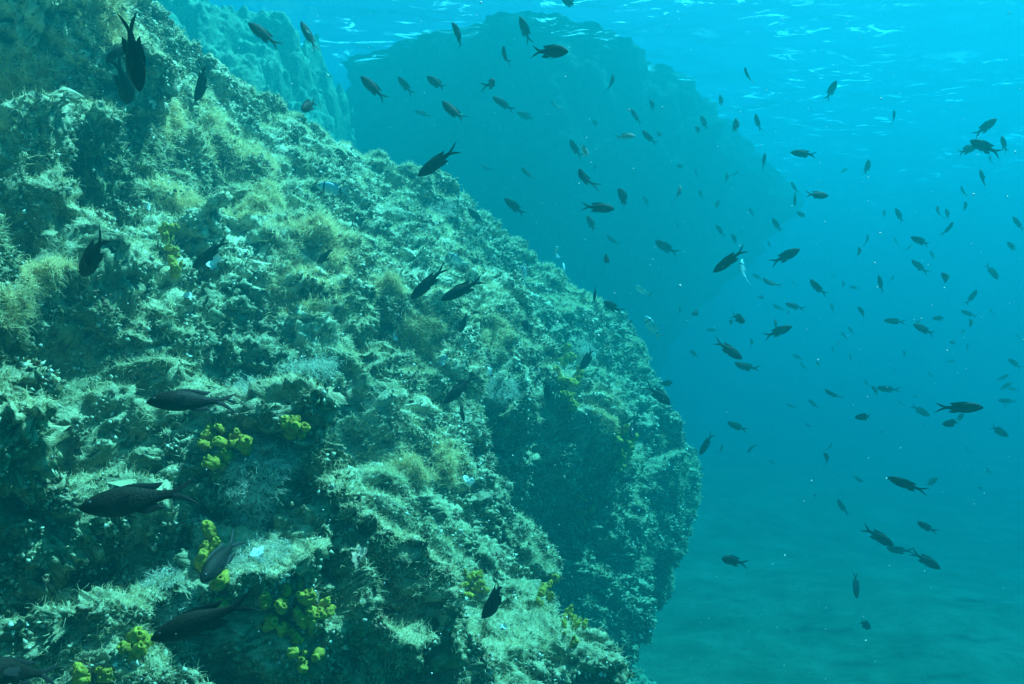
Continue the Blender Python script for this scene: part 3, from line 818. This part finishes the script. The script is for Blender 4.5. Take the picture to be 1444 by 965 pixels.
def put_fish(px, py, L, ang, dist=None, kind='d', yaw=None, roll=None, bend=None, size=0.105):
    g = random
    if dist is None: dist = min(size * FPX / L, 5.2)
    rd = reef_depth(px, py, L * 0.55)
    if rd < dist + 0.10:
        dist = max(0.55, rd - 0.10)
    real = L * dist / FPX                                     # projected length
    if yaw is None:
        ratio = real / size
        yaw = math.degrees(math.acos(min(1, max(0.35, ratio)))) if ratio < 1 else 0
        yaw = max(yaw, g.uniform(5, 25)) * (1 if g.random() < 0.7 else -1)
    ln = real / max(0.4, math.cos(R(yaw)))
    a, y_ = R(ang), R(yaw)
    c = ray(px, py) * dist
    view = Vector(c).normalized()
    ex = Vector((1, 0, 0)); ex = (ex - ex.dot(view) * view).normalized(); ez = ex.cross(view).normalized()
    if ez.z < 0: ez = -ez
    h = ((ex * math.cos(a) + ez * math.sin(a)) * math.cos(y_) + view * math.sin(y_)).normalized()
    up = Vector((0, 0, 1)); up = up - up.dot(h) * h
    if up.length < 0.25: up = up + Vector((0.6, -0.5, 0)); up = up - up.dot(h) * h
    up.normalize()
    if roll is None: roll = g.uniform(-18, 18)
    up = Quaternion(h, R(roll)) @ up
    side = up.cross(h)
    M = Matrix((h, side, up)).transposed().to_4x4()
    M.translation = Vector(c)
    if bend is None: bend = g.choice([0, 1, 2, 1, 2, 3, 4])
    ms = {'d': MESH_D, 's': MESH_S, 'b': MESH_B}[kind][bend]
    nm = 'seabream' if kind == 'b' else 'damselfish'
    near = L >= 27
    o = bpy.data.objects.new(nm, ms['body'] if near else ms['far']); COL.objects.link(o)
    sx = ln; sz = ln * (1.18 if kind == 'b' else g.uniform(0.92, 1.08) * (0.86 if L > 55 else 1.0))
    o.matrix_world = M @ Matrix.Diagonal((sx, ln, sz, 1))
    if near:
        for part in ('tail_fin', 'dorsal_fin', 'anal_fin', 'pelvic_fin'):
            c_ = bpy.data.objects.new(part, ms[part]); COL.objects.link(c_); c_.parent = o
        for part in ('pectoral_fin', 'eye'):
            for me in ms[part]:
                c_ = bpy.data.objects.new(part, me); COL.objects.link(c_); c_.parent = o
    return o

# fish told apart one by one: px, py, length px, heading, options, label
NAMED = [
    (188, 74, 108, -88, dict(roll=82, bend=0, yaw=8, dist=1.08), 'dark upright fish diving nose down past the near rock, tail on top'),
    (170, 68, 52, -118, dict(dist=1.45, yaw=30), 'dark fish half hidden behind the upright diving fish'),
    (177, 116, 52, -100, dict(dist=1.5, roll=50), 'small dark fish below the upright diving fish'),
    (287, 114, 66, -122, dict(bend=1), 'dark fish nosing down to the crest with a bent tail'),
    (373, 50, 53, 142, dict(bend=0, roll=10), 'dark fish rising over the pale water above the reef crest'),
    (436, 52, 46, 116, dict(bend=0, roll=35), 'slim dark fish rising steeply beside another over the reef crest'),
    (648, 51, 43, 127, dict(), 'dark fish rising below the bright surface above the cliff'),
    (741, 44, 40, 113, dict(bend=2), 'slim curved fish rising just over the round side-on fish'),
    (775, 73, 52, 0, dict(bend=0, yaw=-38, roll=0, dist=2.0), 'stout dark fish side-on with a wide forked tail below the surface'),
    (527, 125, 48, 137, dict(bend=0), 'dark fish rising over the far crest of the reef'),
    (617, 119, 39, 141, dict(), 'dark fish rising in front of the cliff between two others'),
    (641, 160, 50, 132, dict(bend=1), 'dark fish with spread fins rising above the biggest sinking fish'),
    (710, 147, 37, 148, dict(), 'dark fish rising in front of the cliff with a faint fish at its tail'),
    (618, 228, 71, -145, dict(bend=0, roll=8), 'large dark fish gliding down in front of the cliff, forked tail raised'),
    (436, 149, 24, -148, dict(dist=2.4), 'small round dark fish at the crest of the reef'),
    (297, 357, 66, -140, dict(bend=0, roll=20), 'plump dark fish before a white shell on the upper slope'),
    (132, 360, 70, -118, dict(bend=0, roll=-25, dist=1.15), 'dim slanting fish against the rusty near rock'),
    (470, 266, 47, 170, dict(kind='b', dist=2.3, yaw=10, size=0.13, bend=0), 'pale blue fish with black bands over the beige algae'),
    (460, 360, 33, -136, dict(bend=0, roll=30), 'little dark fish against the beige algae of the slope'),
    (605, 398, 71, -137, dict(bend=0, roll=30), 'dark fish sinking nose down, upper one of a pair over the slope'),
    (653, 408, 70, -153, dict(bend=0, roll=0), 'dark fish with open forked tail, lower one of a pair over the slope'),
    (654, 453, 34, -108, dict(bend=0, roll=35), 'small fish diving steeply under the pair on the slope'),
    (646, 369, 33, 137, dict(kind='b', dist=3.2, size=0.11, yaw=25), 'pale fish behind the pair on the slope'),
    (743, 387, 37, 150, dict(kind='b', dist=3.9, size=0.13, yaw=25), 'pale teal fish hugging the reef crest'),
    (745, 460, 28, 162, dict(), 'small dark level fish above the yellow sponge strip'),
    (830, 505, 42, -131, dict(bend=1), 'dark fish nosing down at the top of the tall yellow sponge strip'),
    (275, 564, 124, -174, dict(bend=2, roll=18, yaw=14, dist=1.0), 'large dark fish side-on above the bright yellow sponge, belly paler'),
    (197, 704, 158, -170, dict(bend=0, roll=25, yaw=12, dist=0.85), 'biggest darkest fish side-on with a long forked tail over the shaded wall'),
    (289, 873, 150, -158, dict(bend=0, roll=10, yaw=10, dist=0.85), 'big dark fish low on the wall, long tail raised beside yellow sponge'),
    (312, 787, 80, -126, dict(bend=0, roll=35, dist=1.2), 'grey blue fish slipping behind the yellow sponge ridge'),
    (22, 948, 118, 176, dict(bend=0, roll=20, dist=0.85), 'very dark fish in the gloom of the bottom corner'),
    (649, 548, 62, -137, dict(bend=0, roll=25), 'dark fish sinking along the middle of the wall'),
    (651, 580, 31, -77, dict(bend=0, dist=2.3, yaw=25), 'small dark fish diving at the nose of the sinking wall fish'),
    (772, 550, 21, -116, dict(roll=55, dist=2.9), 'thin little fish left of the tall yellow sponge strip'),
    (702, 842, 82, -133, dict(bend=1, roll=15), 'dark fish with notched tail sinking towards the lit ledge'),
    (892, 603, 28, -81, dict(roll=55, dist=3.4), 'thin upright fish above the pale yellow sponge knobs'),
    (880, 676, 18, -85, dict(dist=4.2), 'faint upright fish below the pale yellow sponge knobs'),
    (928, 556, 42, -45, dict(yaw=30), 'stout dark fish with spread tail at the outer edge of the wall'),
    (944, 541, 26, 175, dict(dist=4.4), 'faint fish behind the stout one at the outer wall'),
    (996, 626, 37, -121, dict(roll=30), 'dark fish dropping just off the outer edge of the wall'),
    (1034, 791, 26, 170, dict(dist=3.0), 'round dark fish alone near the foot of the reef'),
    (839, 413, 24, -95, dict(dist=2.6, yaw=35, bend=0), 'round dark fish nose down over the far crest'),
    (863, 433, 21, 140, dict(dist=3.2), 'little dark fish just behind the round nose-down fish'),
    (858, 364, 20, -152, dict(dist=3.2), 'little dark fish resting over the hazy far crest'),
    (672, 306, 33, 138, dict(bend=0), 'dark fish rising along the reef crest, tail to the cliff'),
    (726, 292, 38, 141, dict(bend=0), 'dark fish with open forked tail rising before the foot of the cliff'),
    (843, 293, 48, -5, dict(bend=0, yaw=15, roll=0), 'dark level fish side-on in front of the cliff, tail towards the reef'),
    (881, 281, 39, 130, dict(yaw=30), 'stout dark fish rising at the nose of the level cliff fish'),
    (835, 317, 31, 123, dict(), 'fainter fish rising just below the level cliff fish'),
    (940, 350, 36, 145, dict(dist=4.2), 'hazy fish rising alone before the cliff foot'),
    (1029, 367, 57, -142, dict(bend=0, yaw=15, roll=-5), 'large dark fish sinking off the reef with spiky back fin raised'),
    (1107, 362, 45, 28, dict(bend=0, yaw=12), 'dark fish rising away from the reef in open water, level with the spiky one'),
    (1047, 385, 40, 82, dict(kind='b', dist=4.0, yaw=20, size=0.12), 'pale upright fish right behind the spiky sinking fish'),
    (1027, 493, 47, -35, dict(yaw=30), 'stout dark fish nose down seaward, split tail near the outer wall'),
    (1054, 519, 35, 150, dict(), 'slim fish just under the stout nose-down fish'),
    (1041, 449, 21, -30, dict(dist=3.4), 'small round fish with tail raised above the stout nose-down fish'),
    (1034, 455, 18, 160, dict(dist=5.2), 'faint fish overlapped by the small round one'),
    (1097, 468, 42, 22, dict(bend=0, yaw=15), 'dark fish with a fainter upright fish behind its back'),
    (1094, 460, 20, 95, dict(dist=4.6), 'faint upright fish behind the back of a dark fish'),
    (1352, 575, 62, 0, dict(bend=0, yaw=20, roll=25), 'largest fish of the open water, brown back, level, tail towards the reef'),
    (1344, 597, 31, 182, dict(yaw=30, dist=3.0), 'stout dark fish tucked under the largest open-water fish'),
    (1352, 590, 20, 35, dict(dist=5.0), 'faint fish between the largest open-water fish and the stout one below'),
    (1407, 607, 33, -34, dict(), 'dark fish nosing down beyond the largest open-water fish'),
    (1297, 579, 29, -32, dict(dist=5.0), 'faint fish nosing down before the largest open-water fish'),
    (1220, 588, 30, 183, dict(yaw=25, dist=3.0), 'dark fish facing the reef side-on, fins spread, over the hazy bed'),
    (1280, 684, 56, 158, dict(bend=0, yaw=15), 'large dark fish rising over the seabed with a faint fish at its tail'),
    (1312, 681, 25, 32, dict(dist=5.2), 'faint fish crossing the tail of the large one over the seabed'),
    (1237, 756, 46, -34, dict(yaw=20, dist=2.9), 'grey fish nosing down over the seabed, spread tail, first of three in line'),
    (1268, 777, 27, 158, dict(dist=3.9), 'small fish in the middle of three in line over the seabed'),
    (1305, 790, 44, -34, dict(yaw=20, bend=0), 'darkest of three fish in line nosing down over the seabed'),
    (1207, 825, 37, -92, dict(roll=60, bend=0), 'slim upright fish, nose to the seabed, tail on top'),
    (1220, 881, 16, -40, dict(dist=3.6), 'lowest fish, a small dark blob over the seabed'),
    (1307, 744, 25, 145, dict(dist=3.0, yaw=35), 'small stout fish above three fish in line'),
    (1187, 716, 22, 100, dict(bend=4, roll=40), 'small curved upright fish over the hazy bed'),
    (1133, 217, 36, 174, dict(yaw=15, bend=0, dist=3.2), 'fish side-on facing the reef beside the edge of the cliff'),
    (1389, 180, 36, 42, dict(bend=0), 'slim fish rising seaward at the top of the open-water cluster'),
    (1362, 212, 34, 22, dict(), 'fish whose head meets the larger one in the upper open-water cluster'),
    (1390, 208, 46, 156, dict(bend=0, yaw=15), 'largest fish of the upper open-water cluster, nose up to the reef'),
    (1416, 204, 25, 112, dict(dist=4.2), 'steep faint fish at the seaward end of the upper open-water cluster'),
    (1396, 226, 15, 75, dict(dist=6.0), 'faint speck of a fish under the upper open-water cluster'),
    (1386, 252, 27, 110, dict(dist=4.4, yaw=35), 'round hazy fish hanging below the upper open-water cluster'),
    (1152, 275, 31, -5, dict(yaw=35, dist=3.0), 'round fish with long forked tail off the edge of the cliff'),
    (1172, 128, 30, 66, dict(roll=35), 'slim fish rising seaward past the upper edge of the cliff'),
    (882, 192, 25, -5, dict(kind='s', dist=2.8, yaw=35), 'pale-bellied fish with black fins side-on before the cliff'),
    (823, 211, 20, -50, dict(kind='s', dist=3.4), 'pale-sided fish with black tail overlapping another before the cliff'),
    (811, 211, 28, 114, dict(dist=4.0), 'hazy upright fish overlapped by a pale-sided fish before the cliff'),
    (957, 275, 28, 95, dict(kind='s', dist=3.8, yaw=30), 'silvery fish seen head-on in front of the cliff'),
    (782, 357, 23, 35, dict(kind='b', dist=4.2), 'small silvery fish with raised tail by the far crest'),
    (795, 378, 14, 100, dict(kind='b', dist=4.4), 'tiny silvery fish under the small silvery one by the far crest'),
    (904, 410, 13, 115, dict(kind='b', dist=4.8), 'tiny yellowish pale fish at the cliff foot over the crest'),
    (920, 463, 38, 118, dict(kind='b', dist=4.3, yaw=20, size=0.13), 'pale teal upright fish where the reef falls away'),
    (806, 6, 36, 150, dict(), 'dark fish cut by the top edge of the picture'),
    (711, 79, 24, 77, dict(dist=3.3), 'small steep fish left of the stout side-on fish'),
    (696, 118, 20, 165, dict(dist=3.0), 'small round fish before the upper cliff'),
    (822, 252, 22, 75, dict(dist=2.9, bend=3), 'small curved dark fish nose up before the cliff'),
]
# the rest of the school: px, py, length px, heading, distance
SCHOOL = [
    (572, 122, 31, 127, 3.9), (745, 165, 36, 160, 5.2), (785, 152, 25, 110, 6.4), (597, 160, 22, 175, 4.6), (688, 238, 18, 150, 6.0), (744, 246, 26, 123, 4.8),
    (863, 121, 31, 107, 4.6), (921, 150, 22, 127, 5.0), (897, 165, 27, 126, 4.6), (915, 195, 27, 126, 4.0), (932, 192, 20, 132, 5.6), (987, 185, 22, 148, 5.4),
    (993, 174, 23, 115, 5.6), (1054, 108, 26, 98, 4.2), (1017, 144, 22, 105, 5.6), (1038, 180, 28, 100, 4.0), (1068, 174, 26, 97, 5.0), (1077, 229, 27, 85, 3.8),
    (842, 176, 20, 145, 6.2), (839, 240, 18, 115, 6.2), (962, 236, 20, 155, 5.8), (982, 245, 15, 110, 6.6), (1026, 254, 22, 115, 6.0), (1038, 246, 13, 90, 6.6),
    (1261, 167, 23, 110, 4.6), (1223, 238, 27, 92, 5.4), (1189, 241, 12, 20, 6.2), (1120, 265, 18, 110, 6.4), (1121, 278, 25, -88, 4.6), (1132, 304, 20, 150, 4.4),
    (1095, 318, 22, 115, 4.4), (1060, 300, 16, 120, 6.4), (1068, 391, 15, 145, 5.4), (1087, 401, 24, 127, 4.4), (1077, 419, 18, 185, 4.8), (1153, 407, 31, 122, 3.5),
    (1121, 433, 25, 155, 4.3), (1173, 436, 18, 78, 4.6), (1113, 443, 13, 130, 6.0), (1097, 434, 13, 140, 6.6), (1217, 441, 23, 139, 4.6), (1246, 303, 16, 70, 5.0),
    (1268, 304, 23, 118, 4.8), (1322, 302, 25, 70, 4.6), (1337, 324, 24, 72, 4.0), (1337, 303, 20, 122, 5.8), (1358, 271, 18, 100, 6.4), (1362, 293, 20, 110, 4.8),
    (1436, 316, 26, 126, 5.0), (1428, 349, 23, 135, 5.2), (1300, 341, 34, 157, 3.9), (1281, 351, 13, 80, 6.0), (1315, 360, 15, 120, 6.2), (1223, 340, 20, 100, 4.2),
    (1213, 359, 24, 117, 4.4), (1263, 341, 12, 95, 7.0), (1297, 377, 26, 135, 3.5), (1337, 395, 31, 138, 3.9), (1399, 382, 28, -63, 5.0), (1370, 421, 26, 68, 5.0),
    (1366, 443, 21, 150, 5.6), (1371, 460, 24, 120, 4.0), (1326, 449, 23, 180, 4.6), (1303, 465, 31, 152, 3.8), (1292, 457, 13, 60, 5.6), (1262, 453, 27, 180, 4.2),
    (1200, 466, 14, 128, 5.0), (1242, 401, 27, 103, 4.2), (1258, 396, 16, 100, 5.4), (1190, 402, 14, 115, 6.4), (1205, 406, 14, 160, 7.0), (1119, 399, 11, 120, 7.0),
    (1062, 486, 19, 130, 5.2), (1190, 474, 14, 110, 6.6), (1174, 495, 15, 80, 6.4), (1181, 484, 9, 60, 6.6), (1276, 500, 15, 115, 5.6), (1347, 483, 18, 180, 5.6),
    (1364, 491, 14, 85, 6.4), (1355, 468, 15, 15, 6.2), (1399, 441, 12, 110, 6.4), (1436, 475, 11, 130, 7.0), (1125, 504, 15, 150, 5.8),
    (864, 340, 20, 130, 5.4), (912, 285, 20, 125, 6.6), (1010, 290, 19, 58, 3.9), (989, 275, 17, 125, 6.2), (956, 320, 14, 110, 7.0), (1016, 326, 21, 128, 5.2),
    (1037, 338, 21, 135, 5.2), (985, 440, 25, -157, 4.2), (1005, 466, 16, 170, 6.6), (959, 440, 16, 105, 6.6), (980, 500, 21, 140, 6.4),
    (1017, 636, 18, 95, 5.2), (1060, 631, 19, -115, 4.2), (1040, 602, 28, 155, 4.2), (1090, 653, 12, 140, 7.0),
    (1155, 515, 16, 140, 5.8), (1133, 518, 14, 100, 5.2), (1200, 506, 14, 110, 6.6), (1213, 512, 10, 100, 7.0), (1174, 558, 24, 122, 4.0), (1147, 570, 18, 134, 5.0),
    (1116, 573, 14, 150, 5.0), (1236, 552, 22, 139, 4.6), (1253, 550, 27, 161, 4.2), (1222, 541, 12, 120, 6.2), (1293, 560, 12, 160, 5.8),
    (1431, 513, 21, 139, 4.6), (1414, 533, 17, 37, 5.0), (1418, 545, 19, 30, 4.6), (1429, 549, 14, 170, 5.2), (1421, 566, 21, 170, 4.8), (1415, 573, 13, 20, 6.4),
    (1340, 510, 12, 10, 5.6), (1312, 529, 11, 120, 6.6), (1264, 523, 11, 160, 6.8), (1170, 632, 16, 92, 4.2), (1169, 649, 28, 137, 4.0), (1209, 675, 17, -37, 4.4),
    (1140, 600, 12, 150, 6.6), (1364, 635, 13, 80, 6.6), (1395, 667, 14, 100, 7.0), (1147, 700, 12, 30, 7.0), (1240, 610, 12, 20, 7.0), (1270, 570, 12, 100, 7.0),
    (1303, 600, 10, 130, 7.2), (1385, 690, 14, 150, 7.0), (1128, 540, 10, 90, 7.2), (1175, 390, 10, 120, 7.2), (1085, 345, 11, 120, 7.2), (1187, 545, 10, 110, 7.2),
]
_used = []
for px, py, L, ang, op, lab in NAMED:
    o = put_fish(px, py, L, ang, **op)
    tag(o, lab, 'fish', 'fish school along the reef')
def heading_words(a):
    a = (a + 360) % 360
    k = int(((a + 22.5) % 360) // 45)
    return ['facing seaward', 'nose up seaward', 'nose straight up', 'nose up reefward', 'facing the reef',
            'nose down reefward', 'nose straight down', 'nose down seaward'][k]
def place_words(px, py):
    cl = np.interp(py, [0, 60, 180, 230, 330, 420, 500], [1000, 1000, 1140, 1130, 1050, 1000, 970])
    if py < 500 and px < cl: return 'before the upper cliff' if py < 200 else 'before the cliff foot'
    if px < 1110: return 'off the cliff edge' if py < 480 else 'off the outer reef wall'
    if py > 590: return 'over the hazy seabed'
    if px < 1215: b = 'reefward open water'
    elif px < 1335: b = 'middle open water'
    else: b = 'far open water'
    if py < 270: return 'high in ' + b
    if py < 430: return 'halfway up in ' + b
    return 'low in ' + b
bins = {}
for f in SCHOOL:
    px, py, L, ang, d = f
    tone = 'dark' if d < 4.3 else 'hazy' if d < 5.5 else 'faint' if d < 6.5 else 'barely visible'
    size = 'tiny' if L < 15 else 'small' if L < 22 else 'slender' if L < 28 else 'good-sized'
    bins.setdefault(f'{tone} {size} fish {heading_words(ang)}, {place_words(px, py)}', []).append(f)
ORD = ['highest', 'second highest', 'third highest', 'fourth highest', 'fifth highest', 'sixth highest']
for lab, fs in bins.items():
    fs.sort(key=lambda f: f[1])
    for i, (px, py, L, ang, d) in enumerate(fs):
        o = put_fish(px, py, L, ang, dist=max(d, min(118 / L, 11.5 if px > 1110 or py > 480 else 7.6)))
        l = lab
        if len(fs) > 1:
            w = ('upper' if i == 0 else 'lower') if len(fs) == 2 else (ORD[i] if i < len(fs) - 1 else 'lowest')
            l = lab + f', {w} of {["", "", "two", "three", "four", "five", "six"][len(fs)]}'
        tag(o, l, 'fish', 'fish school in the open water')

# ------------------------------------------------------------------ drifting specks in the water
def build_specks(n=800):
    V, F = [], []
    for i in range(n):
        d = 0.5 + 4.0 * random.random() ** 1.2
        c = ray(random.uniform(-100, 1544), random.uniform(-80, 1040)) * d
        r = random.uniform(0.0004, 0.0011) * (0.6 + 0.35 * d); o = len(V)
        for v in ((1, 0, 0), (-1, 0, 0), (0, 1, 0), (0, -1, 0), (0, 0, 1), (0, 0, -1)):
            V.append(c + np.array(v) * r * random.uniform(0.6, 1.4))
        F += [(o + a, o + b, o + e) for a, b, e in ((0, 2, 4), (2, 1, 4), (1, 3, 4), (3, 0, 4), (2, 0, 5), (1, 2, 5), (3, 1, 5), (0, 3, 5))]
    tag(mesh_np('drifting_specks', np.array(V), np.array(F), mat_plain('speck', (0.8, 0.82, 0.8), 0.8)), kind='stuff')
build_specks()
